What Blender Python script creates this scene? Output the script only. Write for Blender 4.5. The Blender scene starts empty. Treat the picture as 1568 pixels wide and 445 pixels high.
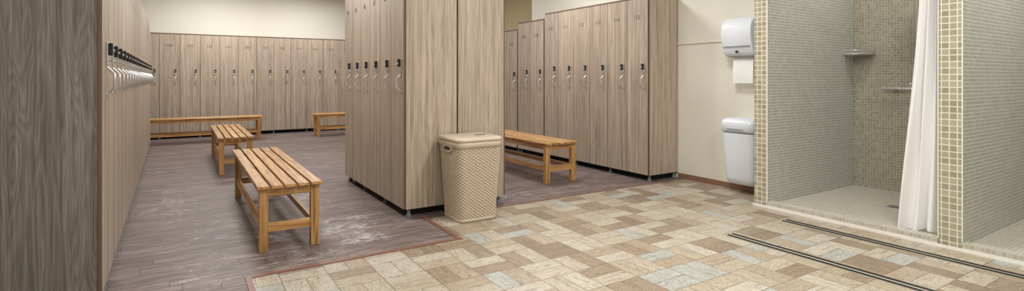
import bpy, math, random
from mathutils import Vector, Matrix
random.seed(4)
scene = bpy.context.scene
try:
    scene.view_settings.view_transform = 'Standard'
    scene.view_settings.look = 'None'
    scene.view_settings.exposure = 0.0
except Exception as e:
    print(e)

def lin(c):
    r = []
    for v in c:
        v = v/255.0
        r.append(v/12.92 if v <= 0.04045 else ((v+0.055)/1.055)**2.4)
    return (r[0], r[1], r[2], 1.0)

# ---------------------------------------------------------------- materials
class NT:
    def __init__(s, name):
        s.m = bpy.data.materials.new(name); s.m.use_nodes = True
        s.t = s.m.node_tree; s.t.nodes.clear()
        s.out = s.n('ShaderNodeOutputMaterial'); s.b = s.n('ShaderNodeBsdfPrincipled')
        s.l(s.b.outputs[0], s.out.inputs[0])
    def n(s, typ, **kw):
        nd = s.t.nodes.new(typ)
        for k, v in kw.items(): setattr(nd, k, v)
        return nd
    def l(s, a, b): s.t.links.new(a, b)
    def setv(s, inp, v):
        if hasattr(v, 'links') or isinstance(v, bpy.types.NodeSocket): s.l(v, inp)
        else: inp.default_value = v
    def math(s, op, a, b=0.0, c=None):
        nd = s.n('ShaderNodeMath', operation=op)
        s.setv(nd.inputs[0], a); s.setv(nd.inputs[1], b)
        if c is not None: s.setv(nd.inputs[2], c)
        return nd.outputs[0]
    def noise(s, vec, scale=5, detail=3, rough=.5, dist=0.0):
        nd = s.n('ShaderNodeTexNoise')
        s.l(vec, nd.inputs['Vector']); nd.inputs['Scale'].default_value = scale
        nd.inputs['Detail'].default_value = detail; nd.inputs['Roughness'].default_value = rough
        nd.inputs['Distortion'].default_value = dist
        return nd.outputs['Fac']
    def comb(s, x, y, z=0.0):
        nd = s.n('ShaderNodeCombineXYZ')
        for i, v in enumerate((x, y, z)): s.setv(nd.inputs[i], v)
        return nd.outputs[0]
    def ramp(s, fac, stops, interp='LINEAR'):
        nd = s.n('ShaderNodeValToRGB'); nd.color_ramp.interpolation = interp
        cr = nd.color_ramp
        while len(cr.elements) < len(stops): cr.elements.new(0.5)
        for e, (p, c) in zip(cr.elements, stops):
            e.position = p; e.color = c
        s.l(fac, nd.inputs[0]); return nd.outputs[0]
    def mix(s, fac, a, b, mode='MIX'):
        nd = s.n('ShaderNodeMix', data_type='RGBA', blend_type=mode)
        s.setv(nd.inputs[0], fac); s.setv(nd.inputs[6], a); s.setv(nd.inputs[7], b)
        return nd.outputs[2]
    def bump(s, h, strength=.3, dist=.002):
        nd = s.n('ShaderNodeBump'); nd.inputs['Strength'].default_value = strength
        nd.inputs['Distance'].default_value = dist
        s.l(h, nd.inputs['Height']); s.l(nd.outputs[0], s.b.inputs['Normal'])
    def objc(s):
        return s.n('ShaderNodeTexCoord').outputs['Object']
    def sep(s, v):
        nd = s.n('ShaderNodeSeparateXYZ'); s.l(v, nd.inputs[0]); return nd.outputs
    def fin(s, col=None, rough=.5, metal=0.0, spec=None):
        if col is not None: s.setv(s.b.inputs['Base Color'], col)
        s.setv(s.b.inputs['Roughness'], rough); s.b.inputs['Metallic'].default_value = metal
        if spec is not None: s.b.inputs['Specular IOR Level'].default_value = spec
        return s.m

def plain(name, rgb, rough=.5, metal=0.0, var=.06, scale=20, spec=None):
    t = NT(name); c = lin(rgb)
    f = t.noise(t.objc(), scale, 4)
    c2 = tuple(v*(1-var*2) for v in c[:3])+(1,)
    return t.fin(t.mix(f, c, c2), rough, metal, spec)

def laminate(name, light, mid, dark, rough=.45, wav=.14, nl=16.0, lo=.3, hi=.66, ws=6, wz=.5):
    t = NT(name)
    p = t.sep(t.objc())
    a = t.n('ShaderNodeAttribute'); a.attribute_name = 'dv'
    off = a.outputs['Fac']
    o7 = t.math('MULTIPLY', off, 17.0)
    X = t.math('ADD', p[0], o7); Y = t.math('ADD', p[1], o7)
    v1 = t.comb(t.math('MULTIPLY', X, 40), t.math('MULTIPLY', Y, 40), t.math('ADD', t.math('MULTIPLY', p[2], .8), o7))
    n1 = t.noise(v1, 1.0, 4, .6, .3)
    v2 = t.comb(t.math('MULTIPLY', X, 150), t.math('MULTIPLY', Y, 150), t.math('MULTIPLY', p[2], 3.0))
    n2 = t.noise(v2, 1.0, 3, .6, .2)
    v3 = t.comb(t.math('MULTIPLY', X, ws), t.math('MULTIPLY', Y, ws), t.math('ADD', t.math('MULTIPLY', p[2], wz), o7))
    n3 = t.noise(v3, 1.0, 2, .45, .3)
    lines = t.math('FRACT', t.math('MULTIPLY', n3, nl))
    tri = t.math('ABSOLUTE', t.math('SUBTRACT', lines, .5))
    s = t.math('ADD', t.math('MULTIPLY', n1, .5), t.math('MULTIPLY', n2, .42))
    s = t.math('ADD', s, t.math('MULTIPLY', t.math('SUBTRACT', tri, .25), wav))
    col = t.ramp(s, [(lo, dark), ((lo+hi)/2-.01, mid), (hi, light)])
    tone = t.math('ADD', .94, t.math('MULTIPLY', off, .12))
    col = t.mix(1.0, col, t.comb(tone, tone, tone), 'MULTIPLY')
    t.bump(n2, .06, .001)
    return t.fin(col, rough)

M = {}
M['lam'] = laminate('locker_laminate', lin((197,181,162)), lin((167,151,134)), lin((125,110,96)), wav=.1)
M['lam_end'] = laminate('locker_laminate_panel', lin((206,190,171)), lin((176,160,142)), lin((134,118,103)), wav=.1, nl=16)
M['lam_grey'] = laminate('locker_laminate_grey', lin((146,140,131)), lin((117,111,103)), lin((84,79,73)), wav=.24, nl=22, lo=.3, hi=.64, ws=9, wz=.7)
M['edge'] = plain('edge_banding', (108,85,73), .5)
M['dark'] = plain('dark_gap', (22,20,20), .8)
M['footm'] = plain('grey_plastic_foot', (105,112,118), .5)
M['black'] = plain('black_plastic', (28,28,30), .35)
M['chrome'] = plain('brushed_metal', (212,212,212), .3, .65)
M['num'] = plain('number_print', (45,40,38), .6)
M['white'] = plain('white_plastic', (226,232,240), .3, var=.01)
M['bluegrey'] = plain('smoked_plastic', (150,158,168), .3, var=.02)
M['paper'] = plain('paper', (240,240,238), .9, var=.01)
M['basket'] = plain('beige_plastic', (200,184,164), .5, var=.03)
M['basketdark'] = plain('basket_hollow', (60,48,40), .8)
M['base'] = plain('brown_baseboard', (140,106,82), .45)
M['trimred'] = plain('edging_strip', (128,90,76), .4)
M['ceil'] = plain('ceiling_paint', (232,230,222), .9, var=.01)
M['rubber'] = plain('black_rubber', (25,25,27), .6)
M['alu'] = plain('strip_profile', (186,178,158), .4)

def wallmat(name, rgb):
    t = NT(name); c = lin(rgb); f = t.noise(t.objc(), 1.3, 3)
    f2 = t.noise(t.objc(), 180, 3)
    t.bump(f2, .12, .001)
    return t.fin(t.mix(f, c, tuple(v*.94 for v in c[:3])+(1,)), .7)
M['wall'] = wallmat('cream_wall_paint', (230,227,214))
M['wallwarmlit'] = wallmat('warm_lit_wall_tone', (190,174,138))  # warm light on the recessed far wall, put into its colour as tan

def benchwood():
    t = NT('bench_pine')
    a = t.n('ShaderNodeAttribute'); a.attribute_name = 'dv'
    p = t.sep(t.objc()); o = t.math('MULTIPLY', a.outputs['Fac'], 13.0)
    a2 = t.n('ShaderNodeAttribute'); a2.attribute_name = 'ax'   # 0 along x,1 y,2 z
    is0 = t.math('COMPARE', a2.outputs['Fac'], 0.0, .2)
    is1 = t.math('COMPARE', a2.outputs['Fac'], 1.0, .2)
    is2 = t.math('COMPARE', a2.outputs['Fac'], 2.0, .2)
    def sc(v, i): return t.math('MULTIPLY', t.math('ADD', v, o), t.math('SUBTRACT', 38.0, t.math('MULTIPLY', i, 35.5)))
    v = t.comb(sc(p[0], is0), sc(p[1], is1), sc(p[2], is2))
    n = t.noise(v, 1.0, 4, .55, .8)
    c = t.ramp(n, [(.3, lin((138,95,50))), (.5, lin((186,140,86))), (.72, lin((212,172,118)))])
    tone = t.math('ADD', .8, t.math('MULTIPLY', t.math('FRACT', t.math('MULTIPLY', a.outputs['Fac'], 7.3)), .3))
    c = t.mix(1.0, c, t.comb(tone, tone, tone), 'MULTIPLY')
    return t.fin(c, .35)
M['bench'] = benchwood()

def mosaic(name, size, tiles, grout, rough=.25, gw=.1):
    t = NT(name)
    p = t.sep(t.objc())
    nrm = t.sep(t.n('ShaderNodeNewGeometry').outputs['Normal'])
    nx = t.math('GREATER_THAN', t.math('ABSOLUTE', nrm[0]), .5)
    nz = t.math('GREATER_THAN', t.math('ABSOLUTE', nrm[2]), .5)
    def sel(m, a, b):
        return t.math('ADD', t.math('MULTIPLY', m, a), t.math('MULTIPLY', t.math('SUBTRACT', 1.0, m), b))
    u = t.math('DIVIDE', sel(nx, p[1], p[0]), size)
    v = t.math('DIVIDE', sel(nz, p[1], p[2]), size)
    u = t.math('ADD', u, 500.0); v = t.math('ADD', v, 500.0)
    fu = t.math('ABSOLUTE', t.math('SUBTRACT', t.math('FRACT', u), .5))
    fv = t.math('ABSOLUTE', t.math('SUBTRACT', t.math('FRACT', v), .5))
    mx = t.math('MAXIMUM', fu, fv)
    g = t.n('ShaderNodeMapRange'); t.l(mx, g.inputs[0]); g.inputs[1].default_value = .5-gw; g.inputs[2].default_value = .5-gw*.5
    wn = t.n('ShaderNodeTexWhiteNoise'); wn.noise_dimensions = '3D'
    t.l(t.comb(t.math('FLOOR', u), t.math('FLOOR', v), nx), wn.inputs['Vector'])
    col = t.ramp(wn.outputs['Value'], [(i/(len(tiles)-1), c) for i, c in enumerate(tiles)])
    big = t.noise(t.objc(), 1.2, 3)
    col = t.mix(t.math('MULTIPLY', big, .25), col, tiles[0])
    c2 = t.mix(g.outputs[0], col, grout)
    t.bump(t.math('SUBTRACT', 1.0, g.outputs[0]), .35, .0015)
    r = t.math('ADD', rough, t.math('MULTIPLY', g.outputs[0], .5))
    return t.fin(c2, r)
M['mos_in'] = mosaic('fine_mosaic_tile', .026, [lin((160,160,151)), lin((173,173,164)), lin((186,186,178))], lin((214,214,207)), gw=.13)
M['mos_back'] = mosaic('fine_mosaic_tile_beige', .026, [lin((136,130,114)), lin((153,147,130)), lin((167,161,144))], lin((178,173,158)), gw=.11)
M['mos_pier'] = mosaic('pier_mosaic_tile', .0433, [lin((150,143,118)), lin((166,158,133)), lin((180,173,150))], lin((222,220,208)), gw=.09)
M['mos_floor'] = mosaic('shower_floor_mosaic', .026, [lin((172,166,151)), lin((183,177,162)), lin((193,188,174))], lin((198,194,183)), gw=.1)

def parquet():
    t = NT('parquet_pattern_vinyl'); S = .25
    p = t.sep(t.objc())
    u = t.math('ADD', t.math('DIVIDE', p[0], S), 100.13); v = t.math('ADD', t.math('DIVIDE', p[1], S), 100.4)
    cu = t.math('FLOOR', u); cv = t.math('FLOOR', v)
    par = t.math('MODULO', t.math('ADD', cu, cv), 2.0)
    par = t.math('GREATER_THAN', par, .5)
    fu = t.math('FRACT', u); fv = t.math('FRACT', v)
    ip = t.math('SUBTRACT', 1.0, par)
    L = t.math('ADD', t.math('MULTIPLY', par, fu), t.math('MULTIPLY', ip, fv))   # along
    W = t.math('ADD', t.math('MULTIPLY', par, fv), t.math('MULTIPLY', ip, fu))   # across
    W2 = t.math('MULTIPLY', W, 2.0); idx = t.math('FLOOR', W2); fw = t.math('FRACT', W2)
    wn = t.n('ShaderNodeTexWhiteNoise'); wn.noise_dimensions = '3D'
    t.l(t.comb(cu, cv, idx), wn.inputs['Vector'])
    r = wn.outputs['Value']
    base = t.ramp(r, [(0, lin((158,143,124))), (.16, lin((188,179,162))), (.36, lin((174,161,141))), (.52, lin((193,187,172))),
                      (.69, lin((178,181,175))), (.78, lin((181,170,150))), (.9, lin((148,132,113)))], 'CONSTANT')
    sh = t.math('MULTIPLY', r, 37.0)
    gv = t.comb(t.math('ADD', t.math('MULTIPLY', L, 1.8), sh), t.math('MULTIPLY', W, 13.0), sh)
    g = t.noise(gv, 1.0, 3, .55, 1.4)
    fr = t.math('ABSOLUTE', t.math('SUBTRACT', t.math('FRACT', t.math('MULTIPLY', g, 10.0)), .5))
    k = t.math('ADD', t.math('MULTIPLY', g, .5), t.math('MULTIPLY', fr, .8))
    gc = t.ramp(k, [(.2, (.32,.28,.24,1)), (.42, (.8,.77,.74,1)), (.7, (1.12,1.11,1.09,1))])
    c = t.mix(1.0, base, gc, 'MULTIPLY')
    eL = t.math('MULTIPLY', t.math('SUBTRACT', .5, t.math('ABSOLUTE', t.math('SUBTRACT', L, .5))), S)
    eW = t.math('MULTIPLY', t.math('SUBTRACT', .5, t.math('ABSOLUTE', t.math('SUBTRACT', fw, .5))), S/2)
    e = t.math('MINIMUM', eL, eW)
    line = t.math('LESS_THAN', e, .0024)
    c = t.mix(t.math('MULTIPLY', line, .75), c, lin((86,72,60)))
    rn = t.noise(t.objc(), 4, 4)
    return t.fin(c, t.math('ADD', .3, t.math('MULTIPLY', rn, .25)))
M['parq'] = parquet()

def darkfloor():
    t = NT('dark_wood_vinyl')
    p = t.sep(t.objc()); PW = .095
    v = t.math('ADD', t.math('DIVIDE', p[1], PW), 200.0)
    row = t.math('FLOOR', v)
    w1 = t.n('ShaderNodeTexWhiteNoise'); w1.noise_dimensions = '1D'; t.l(row, w1.inputs['W'])
    u = t.math('ADD', t.math('DIVIDE', p[0], .9), t.math('MULTIPLY', w1.outputs['Value'], 9.0)); u = t.math('ADD', u, 50.0)
    wn = t.n('ShaderNodeTexWhiteNoise'); wn.noise_dimensions = '2D'
    t.l(t.comb(t.math('FLOOR', u), row), wn.inputs['Vector'])
    r = wn.outputs['Value']
    gv = t.comb(t.math('ADD', t.math('MULTIPLY', p[0], 5.0), t.math('MULTIPLY', r, 30.0)), t.math('MULTIPLY', p[1], 60.0), r)
    g = t.noise(gv, 1.0, 5, .7, .5)
    c = t.ramp(g, [(.3, lin((56,44,41))), (.48, lin((104,88,82))), (.66, lin((152,137,130)))])
    tone = t.math('ADD', .72, t.math('MULTIPLY', r, .42))
    c = t.mix(1.0, c, t.comb(tone, tone, tone), 'MULTIPLY')
    e = t.math('LESS_THAN', t.math('SUBTRACT', .5, t.math('ABSOLUTE', t.math('SUBTRACT', t.math('FRACT', v), .5))), .028)
    e2 = t.math('LESS_THAN', t.math('SUBTRACT', .5, t.math('ABSOLUTE', t.math('SUBTRACT', t.math('FRACT', u), .5))), .003)
    e = t.math('MAXIMUM', e, e2)
    c = t.mix(t.math('MULTIPLY', e, .75), c, lin((38,30,28)))
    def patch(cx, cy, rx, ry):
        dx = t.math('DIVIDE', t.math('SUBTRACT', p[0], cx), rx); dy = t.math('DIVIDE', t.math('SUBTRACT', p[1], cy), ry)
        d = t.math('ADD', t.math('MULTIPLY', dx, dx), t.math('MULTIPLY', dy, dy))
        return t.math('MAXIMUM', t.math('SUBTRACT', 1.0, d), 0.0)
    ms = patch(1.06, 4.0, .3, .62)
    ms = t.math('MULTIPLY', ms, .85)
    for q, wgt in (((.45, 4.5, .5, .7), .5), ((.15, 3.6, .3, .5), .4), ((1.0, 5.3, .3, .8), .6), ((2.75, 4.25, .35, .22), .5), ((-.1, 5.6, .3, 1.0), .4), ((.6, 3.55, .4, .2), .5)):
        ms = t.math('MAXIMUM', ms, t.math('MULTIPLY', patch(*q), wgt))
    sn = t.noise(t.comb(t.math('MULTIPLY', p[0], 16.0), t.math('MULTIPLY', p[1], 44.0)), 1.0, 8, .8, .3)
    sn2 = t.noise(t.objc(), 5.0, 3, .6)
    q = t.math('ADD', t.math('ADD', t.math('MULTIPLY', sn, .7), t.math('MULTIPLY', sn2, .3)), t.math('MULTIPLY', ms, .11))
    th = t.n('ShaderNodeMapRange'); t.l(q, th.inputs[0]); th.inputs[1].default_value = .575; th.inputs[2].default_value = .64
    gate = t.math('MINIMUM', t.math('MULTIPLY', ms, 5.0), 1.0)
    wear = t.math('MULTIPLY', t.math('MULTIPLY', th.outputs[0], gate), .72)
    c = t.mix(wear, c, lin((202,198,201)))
    big = t.noise(t.objc(), 1.1, 3)
    c = t.mix(t.math('MULTIPLY', big, .14), c, lin((150,140,146)))
    rr = t.math('ADD', .36, t.math('MULTIPLY', g, .3))
    return t.fin(c, rr)
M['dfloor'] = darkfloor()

def fabric():
    t = NT('curtain_fabric'); p = t.sep(t.objc())
    w = t.noise(t.objc(), 300, 2); t.bump(w, .1, .001)
    t.fin(lin((254,253,252)), .8)
    tr = t.n('ShaderNodeBsdfTranslucent'); tr.inputs[0].default_value = lin((252,250,248))
    mx = t.n('ShaderNodeMixShader'); mx.inputs[0].default_value = .2
    t.l(t.b.outputs[0], mx.inputs[1]); t.l(tr.outputs[0], mx.inputs[2]); t.l(mx.outputs[0], t.out.inputs[0])
    return t.m
M['fabric'] = fabric()

def emit(name, rgb, s):
    t = NT(name); t.fin(lin(rgb), .5)
    t.b.inputs['Emission Color'].default_value = lin(rgb); t.b.inputs['Emission Strength'].default_value = s
    return t.m
M['lamp'] = emit('lamp_diffuser', (255,252,248), 3.0)

# ---------------------------------------------------------------- mesh builder
class MB:
    def __init__(s): s.v = []; s.f = []; s.mi = []; s.dv = []; s.ax = []; s.mats = []; s.sm = []
    def mat(s, k):
        if k not in s.mats: s.mats.append(k)
        return s.mats.index(k)
    def add(s, vs, fs, k, dv=0.0, ax=0, smooth=False):
        b = len(s.v); s.v += [tuple(q) for q in vs]
        for f in fs:
            s.f.append([i+b for i in f]); s.mi.append(s.mat(k)); s.dv.append(dv); s.ax.append(float(ax)); s.sm.append(smooth)
    def box(s, x0, x1, y0, y1, z0, z1, k, dv=None, ax=None, fm=None, c=0.0):
        if dv is None: dv = random.random()
        if ax is None:
            d = (x1-x0, y1-y0, z1-z0); ax = d.index(max(d))
        if c > 0:
            vs = []
            X = (x0, x1); Y = (y0, y1); Z = (z0, z1)
            idx = {}
            for i in (0, 1):
                for j in (0, 1):
                    for kk in (0, 1):
                        sx = c if i == 0 else -c; sy = c if j == 0 else -c; sz = c if kk == 0 else -c
                        idx[(i, j, kk, 0)] = len(vs); vs.append((X[i], Y[j]+sy, Z[kk]+sz))
                        idx[(i, j, kk, 1)] = len(vs); vs.append((X[i]+sx, Y[j], Z[kk]+sz))
                        idx[(i, j, kk, 2)] = len(vs); vs.append((X[i]+sx, Y[j]+sy, Z[kk]))
            fs = []
            for i in (0, 1):
                q = [idx[(i, 0, 0, 0)], idx[(i, 1, 0, 0)], idx[(i, 1, 1, 0)], idx[(i, 0, 1, 0)]]
                fs.append(q if i == 1 else q[::-1])
                q = [idx[(0, i, 0, 1)], idx[(1, i, 0, 1)], idx[(1, i, 1, 1)], idx[(0, i, 1, 1)]]
                fs.append(q if i == 0 else q[::-1])
                q = [idx[(0, 0, i, 2)], idx[(1, 0, i, 2)], idx[(1, 1, i, 2)], idx[(0, 1, i, 2)]]
                fs.append(q if i == 1 else q[::-1])
            for a in (0, 1):
                for b in (0, 1):
                    q = [idx[(a, b, 0, 0)], idx[(a, b, 1, 0)], idx[(a, b, 1, 1)], idx[(a, b, 0, 1)]]
                    fs.append(q if (a+b) % 2 == 0 else q[::-1])
                    q = [idx[(a, 0, b, 0)], idx[(a, 0, b, 2)], idx[(a, 1, b, 2)], idx[(a, 1, b, 0)]]
                    fs.append(q if (a+b) % 2 == 0 else q[::-1])
                    q = [idx[(0, a, b, 1)], idx[(1, a, b, 1)], idx[(1, a, b, 2)], idx[(0, a, b, 2)]]
                    fs.append(q if (a+b) % 2 == 0 else q[::-1])
                    for kk in (0, 1):
                        q = [idx[(a, b, kk, 0)], idx[(a, b, kk, 1)], idx[(a, b, kk, 2)]]
                        fs.append(q)
            s.add(vs, fs, k, dv, ax); return
        vs = [(x0,y0,z0),(x1,y0,z0),(x1,y1,z0),(x0,y1,z0),(x0,y0,z1),(x1,y0,z1),(x1,y1,z1),(x0,y1,z1)]
        faces = {'-z':(3,2,1,0), '+z':(4,5,6,7), '-y':(0,1,5,4), '+x':(1,2,6,5), '+y':(2,3,7,6), '-x':(3,0,4,7)}
        b = len(s.v); s.v += vs
        for nme, f in faces.items():
            kk = (fm or {}).get(nme, k)
            s.f.append([i+b for i in f]); s.mi.append(s.mat(kk)); s.dv.append(dv); s.ax.append(float(ax)); s.sm.append(False)
    def tube(s, pts, r, k, n=8, caps=True):
        pts = [Vector(p) for p in pts]; vs = []; fs = []
        up = Vector((0.123, .987, .05)).normalized()
        for i, p in enumerate(pts):
            t = (pts[min(i+1, len(pts)-1)]-pts[max(i-1, 0)]).normalized()
            a = t.cross(up)
            if a.length < .1: a = t.cross(Vector((1, 0, .1)))
            a.normalize(); b = t.cross(a)
            rr = r[i] if isinstance(r, (list, tuple)) else r
            for j in range(n):
                an = 2*math.pi*j/n; vs.append(p+a*math.cos(an)*rr+b*math.sin(an)*rr)
        for i in range(len(pts)-1):
            for j in range(n):
                fs.append((i*n+j, i*n+(j+1) % n, (i+1)*n+(j+1) % n, (i+1)*n+j))
        s.add(vs, fs, k, 0, 0, True)
        if caps:
            s.add(vs[:n], [list(range(n))], k); s.add(vs[-n:], [list(range(n))[::-1]], k)
    def loft(s, rings, k, smooth=True, cap0=True, cap1=True):
        n = len(rings[0]); vs = [q for r in rings for q in r]; fs = []
        for i in range(len(rings)-1):
            for j in range(n):
                fs.append((i*n+j, i*n+(j+1) % n, (i+1)*n+(j+1) % n, (i+1)*n+j))
        s.add(vs, fs, k, 0, 0, smooth)
        if cap0: s.add(rings[0], [list(range(n))[::-1]], k)
        if cap1: s.add(rings[-1], [list(range(n))], k)
    def build(s, name, loc=(0, 0, 0), rot=0.0):
        me = bpy.data.meshes.new(name); me.from_pydata(s.v, [], s.f)
        for k in s.mats: me.materials.append(M[k])
        me.polygons.foreach_set('material_index', s.mi)
        me.polygons.foreach_set('use_smooth', s.sm)
        a = me.attributes.new('dv', 'FLOAT', 'FACE'); a.data.foreach_set('value', s.dv)
        a = me.attributes.new('ax', 'FLOAT', 'FACE'); a.data.foreach_set('value', s.ax)
        me.update()
        o = bpy.data.objects.new(name, me); scene.collection.objects.link(o)
        o.location = loc; o.rotation_euler = (0, 0, rot)
        return o

_tc = {}
def textmesh(body, size):
    key = (body, size)
    if key in _tc: return _tc[key]
    cu = bpy.data.curves.new('t', 'FONT'); cu.body = body; cu.size = size; cu.align_x = 'CENTER'; cu.resolution_u = 2
    ob = bpy.data.objects.new('t', cu); scene.collection.objects.link(ob)
    bpy.context.view_layer.update()
    me = ob.evaluated_get(bpy.context.evaluated_depsgraph_get()).to_mesh()
    vs = [tuple(v.co) for v in me.vertices]; fs = [tuple(p.vertices) for p in me.polygons]
    ob.evaluated_get(bpy.context.evaluated_depsgraph_get()).to_mesh_clear()
    bpy.data.objects.remove(ob); bpy.data.curves.remove(cu)
    _tc[key] = (vs, fs); return _tc[key]

# ---------------------------------------------------------------- lockers
def lockers(name, n, w, depth, h, loc, rot, first, step=1, zoff=0.0, endmat='lam_end', cap=True, lockx=.78, g=.0028):
    b = MB(); Wd = n*w; z0 = .065; T = .02
    b.box(T, Wd-T, .022, depth-.002, z0, h-T, 'dark')
    b.box(0, T, .0, depth, z0, h, endmat, fm={'-y': 'edge'})
    b.box(Wd-T, Wd, .0, depth, z0, h, endmat, fm={'-y': 'edge'})
    if cap: b.box(-.004, Wd+.004, -.006, depth, h, h+.016, 'edge')
    b.box(.06, Wd-.06, .07, depth-.05, 0.0, z0, 'dark')
    fx = [.035]+[i*w for i in range(2, n-1, 2)]+[Wd-.035]
    for x in fx:
        for y in (.035, depth-.035):
            rings = []
            for (zz, rr) in ((0, .026), (.012, .026), (.02, .016), (z0, .016)):
                rings.append([(x+rr*math.cos(a*math.pi/6), y+rr*math.sin(a*math.pi/6), zz) for a in range(12)])
            b.loft(rings, 'footm')
    for i in range(n):
        xa = i*w+g; xb = (i+1)*w-g
        if i == 0: xa = T*.4
        if i == n-1: xb = Wd-T*.4
        b.box(xa, xb, -.019, -.001, z0+.004, h-.006, 'lam', fm={'-x': 'edge', '+x': 'edge', '-z': 'edge'})
        cx = (i+lockx)*w; Y = -.019
        zl = 1.195+zoff
        b.box(cx-.019, cx+.019, Y-.008, Y, zl-.008, zl+.112, 'chrome', c=.002)
        b.box(cx-.015, cx+.015, Y-.028, Y-.008, zl+.04, zl+.106, 'black', c=.004)
        b.tube([(cx, Y-.008, zl+.018), (cx, Y-.022, zl+.018)], .012, 'chrome', 12)
        b.tube([(cx, Y-.022, zl+.018), (cx, Y-.0225, zl+.018)], .006, 'black', 8)
        b.tube([(cx, Y-.028, zl+.066), (cx, Y-.036, zl+.066)], .008, 'chrome', 8)
        zt = zl-.022; zb = zt-.145; pts = []
        for q in range(13):
            tt = q/12; s = math.sin(math.pi*tt)
            pts.append((cx+.008-.018*s, Y-.001-.034*min(1, s*1.4), zt+(zb-zt)*tt))
        b.tube(pts, [.0055+.002*math.sin(math.pi*q/12) for q in range(13)], 'chrome', 8)
        b.tube([(cx+.008, Y, zt), (cx+.008, Y-.005, zt)], .010, 'chrome', 8)
        b.tube([(cx+.008, Y, zb), (cx+.008, Y-.005, zb)], .010, 'chrome', 8)
        vs, fs = textmesh(str(first+step*i), .066)
        b.add([((i+.47)*w+v[0], Y-.001, h-.235+v[1]) for v in vs], fs, 'num')
    return b.build(name, loc, rot)

H90 = math.pi/2
aang = math.radians(90+.95)
lockers('locker_row', 22, .3245, .5, 2.0, (-.36, 3.26, 0), aang, 60, endmat='lam_grey', zoff=.03, lockx=.68, g=.006)
lockers('locker_row', 6, .305, .46, 2.06, (1.54, 5.89, 0), -H90, 84)
lockers('locker_row', 6, .305, .46, 2.06, (2.475, 4.06, 0), H90, 90)
lockers('locker_row', 6, .325, .465, 2.035, (4.34, 5.98, 0), -H90, 110)
lockers('locker_row', 2, .34, .465, 1.965, (4.34, 6.67, 0), -H90, 108, zoff=-.04)
lockers('locker_row', 4, .325, .465, 1.87, (4.34, 7.98, 0), -H90, 104, zoff=-.07)
lockers('locker_row', 16, .323, .47, 1.955, (-1.02, 11.6, 0), 0, 126, step=-1)

# ---------------------------------------------------------------- benches
def bench(name, L, W, H, loc, rot=0.0, ends=(.03, .03), ns=5):
    b = MB(); lg = .055; st = .022; c = .003
    sw = (W-(ns-1)*.014)/ns
    for i in range(ns):
        x = i*(sw+.014); b.box(x, x+sw, 0, L, H-st, H, 'bench', ax=1, c=c)
    ys = [ends[0], L-ends[1]-lg]
    for y in ys:
        for x in (.012, W-.012-lg): b.box(x, x+lg, y, y+lg, 0, H-st, 'bench', ax=2, c=c)
        b.box(.012+lg, W-.012-lg, y+.012, y+lg-.012, H-st-.055, H-st, 'bench', ax=0)
        b.box(.012+lg, W-.012-lg, y+.012, y+lg-.012, .13, .185, 'bench', ax=0)
    b.box(.02, W-.02, L/2-.02, L/2+.02, H-st-.04, H-st, 'bench', ax=0)
    for x in (.024, W-.012-lg+.012):
        b.box(x, x+lg-.024, ys[0]+lg, ys[1], H-st-.052, H-st-.0005, 'bench', ax=1)
        b.box(x, x+lg-.024, ys[0]+lg, ys[1], .135, .18, 'bench', ax=1)
    return b.build(name, loc, rot)
bench('wooden_bench', 2.06, .40, .44, (.405, 3.71, 0), ends=(.03, .13))
bench('wooden_bench', 1.95, .38, .44, (.34, 6.95, 0))
bench('wooden_bench', 2.15, .38, .435, (1.24, 10.55, 0), H90)
bench('wooden_bench', 1.95, .38, .435, (4.1, 10.45, 0), H90)
bench('wooden_bench', 1.9, .43, .44, (3.28, 4.49, 0))

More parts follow.
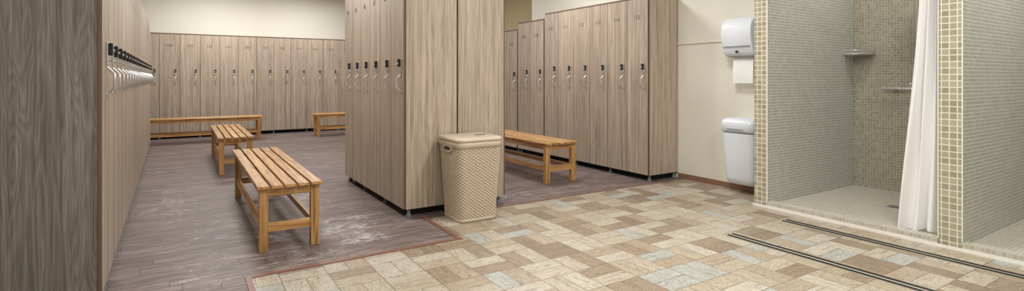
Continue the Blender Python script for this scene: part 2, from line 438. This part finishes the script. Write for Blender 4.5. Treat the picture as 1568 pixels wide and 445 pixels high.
# ---------------------------------------------------------------- hamper
def rrect(w, d, r, N):
    hw = w/2; hd = d/2
    pts = []
    cs = [(hw-r, hd-r, 0), (-hw+r, hd-r, 90), (-hw+r, -hd+r, 180), (hw-r, -hd+r, 270)]
    for (cx, cy, a0) in cs:
        for q in range(17):
            a = math.radians(a0+90*q/16); pts.append((cx+r*math.cos(a), cy+r*math.sin(a)))
    pts.append(pts[0]); ln = [0]
    for i in range(1, len(pts)): ln.append(ln[-1]+math.dist(pts[i], pts[i-1]))
    T = ln[-1]; out = []; j = 0
    for i in range(N):
        t = T*i/N
        while ln[j+1] < t: j += 1
        f = (t-ln[j])/max(1e-9, ln[j+1]-ln[j])
        out.append((pts[j][0]+(pts[j+1][0]-pts[j][0])*f, pts[j][1]+(pts[j+1][1]-pts[j][1])*f))
    return out
BW, BD, BT = .332, .318, .065
def hamper(name, loc):
    b = MB(); NS = 72; PS = 6; N = NS*PS; rows = 46; RS = 6; z0 = .02; z1 = .60
    rings = []
    for j in range(rows*RS+1):
        V = j/RS; r = int(min(V, rows-1)); z = z0+(z1-z0)*j/(rows*RS); t = z/.64
        w = BW+BT*t; d = BD+BT*t; base = rrect(w, d, .05, N); ring = []
        for i, (x, y) in enumerate(base):
            U = i/PS
            x2, y2 = base[(i+1) % N]; x1, y1 = base[i-1]
            nx, ny = (y2-y1), -(x2-x1); l = math.hypot(nx, ny); nx /= l; ny /= l
            dsp = .0115*(abs(math.sin(math.pi*V))**.6)*(.5+.5*math.cos(math.pi*(U+r)))-.004
            ring.append((x+nx*dsp, y+ny*dsp, z))
        rings.append(ring)
    b.loft(rings, 'basket', smooth=False, cap0=False, cap1=True)
    def band(prof, R=.05, n=96):
        rr = []
        for (z, ex, t) in prof:
            w = BW+BT*t+ex*2; d = BD+BT*t+ex*2
            rr.append([(x, y, z) for x, y in rrect(w, d, max(.02, R+ex), n)])
        return rr
    b.loft(band([(0, -.004, 0), (.0, .004, 0), (.018, .009, 0), (.026, .004, 0)]), 'basket')
    b.loft(band([(.59, .002, .92), (.595, .010, .93), (.632, .012, .98), (.638, .006, 1)]), 'basket')
    b.loft(band([(.638, .008, 1), (.641, .014, 1), (.655, .015, 1), (.664, .010, 1), (.668, .0, 1), (.672, -.05, 1), (.673, -.1, 1)]), 'basket')
    def oval(cx, cy, cz, ra, rb, axis, k, th):
        ring0 = []; ring1 = []
        for q in range(24):
            a = 2*math.pi*q/24; u = ra*math.cos(a); v = rb*math.sin(a)
            if axis == 'z': ring0.append((cx+u, cy+v, cz)); ring1.append((cx+u, cy+v, cz+th))
            else: ring0.append((cx, cy-u, cz+v)); ring1.append((cx-th, cy-u, cz+v))
        b.loft([ring0, ring1], k, smooth=False)
    oval(.08, -.02, .668, .058, .024, 'z', 'basketdark', .0055)
    oval(-.193, 0, .58, .085, .03, 'x', 'basket', .014)
    oval(-.207, 0, .58, .06, .015, 'x', 'basketdark', .002)
    return b.build(name, loc)
hamper('laundry_hamper', (2.003, 3.82, 0))

# ---------------------------------------------------------------- room shell
CH = 3.0
def shell(name, *boxes):
    b = MB()
    for bx in boxes: b.box(*bx[:7], fm=(bx[7] if len(bx) > 7 else None))
    return b.build(name)
b = MB()
def quad(x0, x1, y0, y1, k, z=0.0):
    b.add([(x0, y0, z), (x1, y0, z), (x1, y1, z), (x0, y1, z)], [(0, 1, 2, 3)], k)
quad(.33, 4.30, -2, 3.31, 'parq'); quad(4.30, 4.81, 2.80, 3.31, 'parq'); quad(4.30,4.36,-2,2.80,'parq')
quad(1.68, 4.81, 3.31, 3.94, 'parq')
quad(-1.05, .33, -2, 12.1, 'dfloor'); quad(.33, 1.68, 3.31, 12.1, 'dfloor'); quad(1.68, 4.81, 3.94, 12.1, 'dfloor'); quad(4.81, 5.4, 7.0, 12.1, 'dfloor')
b.box(-1.05, 6.0, -2, 12.1, -.1, -.005, 'dark')
b.build('floor')
shell('shower_floor', (4.43, 5.9, 1.445, 2.676, 0, .03, 'mos_floor'), (4.43, 5.9, -.1, 1.315, 0, .03, 'mos_floor'))
shell('shower_curb', (4.345, 4.43, 1.446, 2.675, 0, .055, 'mos_floor'), (4.345, 4.43, -.099, 1.314, 0, .055, 'mos_floor'))
shell('ceiling', (-1.15, 6.1, -2.1, 12.2, CH, CH+.1, 'ceil'))
shell('wall_back', (-1.05, 5.4, 12.1, 12.2, 0, CH, 'wall'))
shell('wall_left', (-1.15, -1.05, -2, 12.2, 0, CH, 'wall'))
shell('wall_front', (-1.15, 6.0, -2.1, -2, 0, CH, 'wall'))
shell('wall_right', (4.81, 4.93, 2.80, 7.0, 0, CH, 'wall'), (4.93, 5.4, 6.9, 7.0, 0, CH, 'wallwarmlit'), (5.4, 5.5, 6.9, 12.1, 0, CH, 'wallwarmlit'))
PF = {'-x': 'mos_pier'}
shell('wall_shower_left', (4.36, 5.9, 2.676, 2.80, 0, CH, 'mos_in', PF))
shell('wall_shower_partition', (4.36, 5.9, 1.315, 1.445, 0, CH, 'mos_in', PF))
shell('wall_shower_right', (4.36, 5.9, -.23, -.1, 0, CH, 'mos_in', PF))
shell('wall_shower_back', (5.9, 6.0, -.23, 2.80, 0, CH, 'mos_back'))
shell('wall_right_near', (4.36, 4.46, -2, -.23, 0, CH, 'wall'))
shell('baseboard_right', (4.792, 4.81, 2.80, 4.02, 0, .055, 'base'))
b = MB()
ringsp = [(0, 1.515), (-.012, 1.518), (-.02, 1.53), (-.012, 1.542), (0, 1.545)]
b.add([(4.81+p, y, z) for y in (2.80, 7.0) for p, z in ringsp], [(i, i+1, i+6, i+5) for i in range(4)], 'wall', smooth=True)
b.build('trim_1')
ew = .032
shell('trim_2', (.33-ew, .33, -2, 3.31, 0, .006, 'trimred'), (.33-ew, 1.68, 3.31, 3.31+ew, 0, .006, 'trimred'),
      (1.68-ew, 1.68, 3.31+ew, 4.0, 0, .006, 'trimred'))
shell('trim_3', (2.30, 4.36, 3.935, 3.955, 0, .004, 'trimred'))
shell('trim_4', (4.335, 4.345, -.1, 2.80, 0, .02, 'ceil'))
for i, (x, y) in enumerate(((4.357, 1.442), (4.357, 1.312), (4.357, 2.673))):
    shell('trim_%d' % (5+i), (x-.004, x+.004, y, y+.006, .056, CH, 'ceil'))
def strip(name, x):
    bb = MB(); bb.box(x, x+.085, -1.9, 2.36, 0, .004, 'alu')
    bb.box(x+.006, x+.028, -1.9, 2.355, .004, .008, 'rubber'); bb.box(x+.057, x+.079, -1.9, 2.355, .004, .008, 'rubber')
    bb.build(name)
strip('floor_expansion_strip', 3.33); strip('floor_expansion_strip', 4.03)

# ---------------------------------------------------------------- shower things
b = MB(); nu = 90; nv = 50; vs = []; fs = []
for j in range(nv+1):
    t = j/nv; z = 2.02-(2.02-.05)*t
    y0 = 1.47; y1 = 1.60+.14*t**1.4
    for i in range(nu+1):
        u = i/nu; y = y0+(y1-y0)*u
        x = 4.49+(.028+.010*t)*math.sin(2*math.pi*(3.4*u+.25*math.sin(2.2*t+u*3)))+.012*math.sin(9*u+4*t)
        y += .01*math.sin(11*u+5*t)*t
        vs.append((x, y, z+.012*math.sin(6*u)*t))
for j in range(nv):
    for i in range(nu):
        a = j*(nu+1)+i; fs.append((a, a+1, a+nu+2, a+nu+1))
b.add(vs, fs, 'fabric', smooth=True)
b.tube([(4.5, 1.447, 2.045), (4.5, 2.674, 2.045)], .012, 'chrome', 12)
for q in range(7):
    y = 1.475+q*.021
    b.tube([(4.5+.02*math.cos(a*math.pi/6), y, 2.04+.022*math.sin(a*math.pi/6)) for a in range(13)], .0025, 'chrome', 6)
b.build('shower_curtain')

b = MB(); zc = 1.385; cx, cy = 5.895, 2.671; R = .2
arc = [(cx-R*math.cos(a*math.pi/24), cy-R*math.sin(a*math.pi/24)) for a in range(13)]
b.tube([(x, y, zc) for x, y in arc], .006, 'chrome'); b.tube([(x, y, zc+.035) for x, y in arc], .005, 'chrome')
b.tube([(cx-R, cy-.006, zc), (cx-.006, cy-.006, zc), (cx-.006, cy-R, zc)], .006, 'chrome')
for q in range(1, 8):
    d = R*q/8
    yy = math.sqrt(max(0, R*R-d*d)); b.tube([(cx-d, cy-.004, zc), (cx-d, cy-yy, zc)], .003, 'chrome', 6)
for a in (0, 3, 6, 9, 12): b.tube([(arc[a][0], arc[a][1], zc), (arc[a][0], arc[a][1], zc+.035)], .003, 'chrome', 6)
b.add([(cx, cy-.002, zc-.001)]+[(x, y, zc-.001) for x, y in arc], [[0]+list(range(1, 14))], 'bluegrey')
b.build('corner_shower_shelf')
b = MB()
b.tube([(5.84, 2.36, 1.04), (5.84, 2.34, 1.04), (5.84, 2.06, 1.04), (5.84, 2.04, 1.04)], [.01, .013, .013, .01], 'chrome', 14)
b.tube([(5.84, 2.385, 1.04), (5.84, 2.36, 1.04)], .015, 'chrome', 14); b.tube([(5.84, 2.04, 1.04), (5.84, 2.01, 1.04)], .02, 'chrome', 14)
for y in (2.29, 2.11): b.tube([(5.9, y, 1.04), (5.893, y, 1.04), (5.89, y, 1.04), (5.84, y, 1.04)], [.024, .024, .012, .012], 'chrome', 12)
b.tube([(5.84, 2.1, 1.04), (5.78, 2.1, 1.07)], .012, 'chrome'); b.tube([(5.79, 2.1, 1.065), (5.70, 2.1, 1.09)], .007, 'chrome')
b.tube([(5.84, 2.1, 1.05), (5.84, 2.1, 2.05), (5.83, 2.1, 2.1), (5.79, 2.1, 2.13), (5.6, 2.1, 2.13), (5.57, 2.1, 2.11)], .009, 'chrome')
b.tube([(5.57, 2.1, 2.115), (5.57, 2.1, 2.09), (5.57, 2.1, 2.075)], [.02, .09, .095], 'chrome', 20)
b.build('shower_mixer')
b = MB(); b.box(5.12, 5.24, 1.96, 2.08, .03, .034, 'chrome')
for q in range(5): b.box(5.13, 5.23, 1.972+q*.02, 1.982+q*.02, .034, .0345, 'black')
b.build('floor_drain')

# ---------------------------------------------------------------- towel dispenser & bin
def extr(prof, y0, y1, k, b, r=.02, inset=.02):
    cxm = sum(p[0] for p in prof)/len(prof); czm = sum(p[1] for p in prof)/len(prof); rings = []
    for (t, s) in ((0, 1-inset*4), (.15, 1-inset*2), (.45, 1-inset*.7), (1, 1)):
        rings.append([(cxm+(x-cxm)*s if x < 4.805 else x, y0+r*t, czm+(z-czm)*s) for x, z in prof])
    for (t, s) in ((1, 1), (.45, 1-inset*.7), (.15, 1-inset*2), (0, 1-inset*4)):
        rings.append([(cxm+(x-cxm)*s if x < 4.805 else x, y1-r*t, czm+(z-czm)*s) for x, z in prof])
    b.loft(rings, k, smooth=True)
b = MB(); W = 4.808
prof = [(W, 1.36), (W, 1.745)]
for (p, z) in ((.06, 1.752), (.12, 1.745), (.17, 1.725), (.205, 1.69), (.222, 1.64), (.226, 1.58), (.22, 1.52), (.205, 1.46), (.19, 1.42), (.175, 1.385), (.15, 1.36)):
    prof.append((W-p, z))
extr(prof[::-1], 2.985, 3.31, 'white', b)
b.box(W-.216, W-.19, 3.0, 3.295, 1.452, 1.457, 'bluegrey')
b.tube([(W-.19, 3.148, 1.40), (W-.205, 3.148, 1.40)], .012, 'black', 12)
b.box(W-.14, W-.06, 3.02, 3.28, 1.348, 1.362, 'bluegrey')
vs = []; fs = []
for j in range(11):
    t = j/10
    for i in range(11):
        u = i/10; vs.append((W-.10-.015*math.sin(t*2.2)+.004*math.sin(u*6+t*3), 3.03+.22*u, 1.35-.26*t))
for j in range(10):
    for i in range(10):
        a = j*11+i; fs.append((a, a+1, a+12, a+11))
b.add(vs, fs, 'paper', smooth=True)
b.build('paper_towel_dispenser')
b = MB()
def hr(wd, pr, z, n=64):
    return [(W-pr/2+x, 3.135+y, z) for x, y in rrect(pr, wd, .05, n)]
b.loft([hr(.27, .16, .09), hr(.29, .18, .10), hr(.31, .2, .16), hr(.335, .225, .45), hr(.345, .235, .60)], 'white')
b.loft([hr(.33, .222, .60), hr(.33, .222, .612)], 'bluegrey')
b.loft([hr(.345, .235, .612), hr(.358, .246, .62), hr(.358, .246, .69), hr(.35, .24, .72), hr(.31, .2, .74), hr(.24, .15, .745)], 'white')
b.box(W-.252, W-.244, 3.05, 3.22, .628, .645, 'bluegrey')
b.build('wall_waste_bin')

# ---------------------------------------------------------------- ceiling lamps
def panel(x, y, e, col=(1, .99, .975), s=.6):
    bb = MB()
    bb.box(-s/2-.03, s/2+.03, -s/2-.03, s/2+.03, CH-.035, CH-.001, 'ceil')
    bb.box(-s/2, s/2, -s/2, s/2, CH-.04, CH-.034, 'lamp')
    o = bb.build('ceiling_light_panel', (x, y, 0))
    ld = bpy.data.lights.new('lamp', 'AREA'); ld.shape = 'SQUARE'; ld.size = s*.95; ld.energy = e; ld.color = col
    lo = bpy.data.objects.new('lamp', ld); scene.collection.objects.link(lo); lo.location = (0, 0, CH-.05); lo.parent = o
for x, y, e in ((.55, 5.0, 42), (.55, 8.0, 42), (.5, 10.7, 40), (2.2, 10.7, 36), (3.4, 5.2, 42), (3.4, 8.3, 25),
                (.8, 1.2, 48), (2.7, 2.5, 44), (2.6, .4, 50)):
    panel(x, y, e)
panel(5.1, 2.05, 12, (1, .97, .9), .3); panel(5.1, .6, 20, (1, .99, .95), .3)
w = bpy.data.worlds.new('world'); scene.world = w; w.use_nodes = True
w.node_tree.nodes['Background'].inputs[0].default_value = (1, 1, 1, 1); w.node_tree.nodes['Background'].inputs[1].default_value = .3

cam = bpy.data.cameras.new('camera'); co = bpy.data.objects.new('camera', cam); scene.collection.objects.link(co)
co.location = (0, 0, 1.15); co.rotation_euler = (math.pi/2, 0, -math.radians(32.3))
cam.sensor_width = 36; cam.lens = 36*796/1568; cam.shift_y = -104.5/1568; cam.clip_start = .02
scene.camera = co
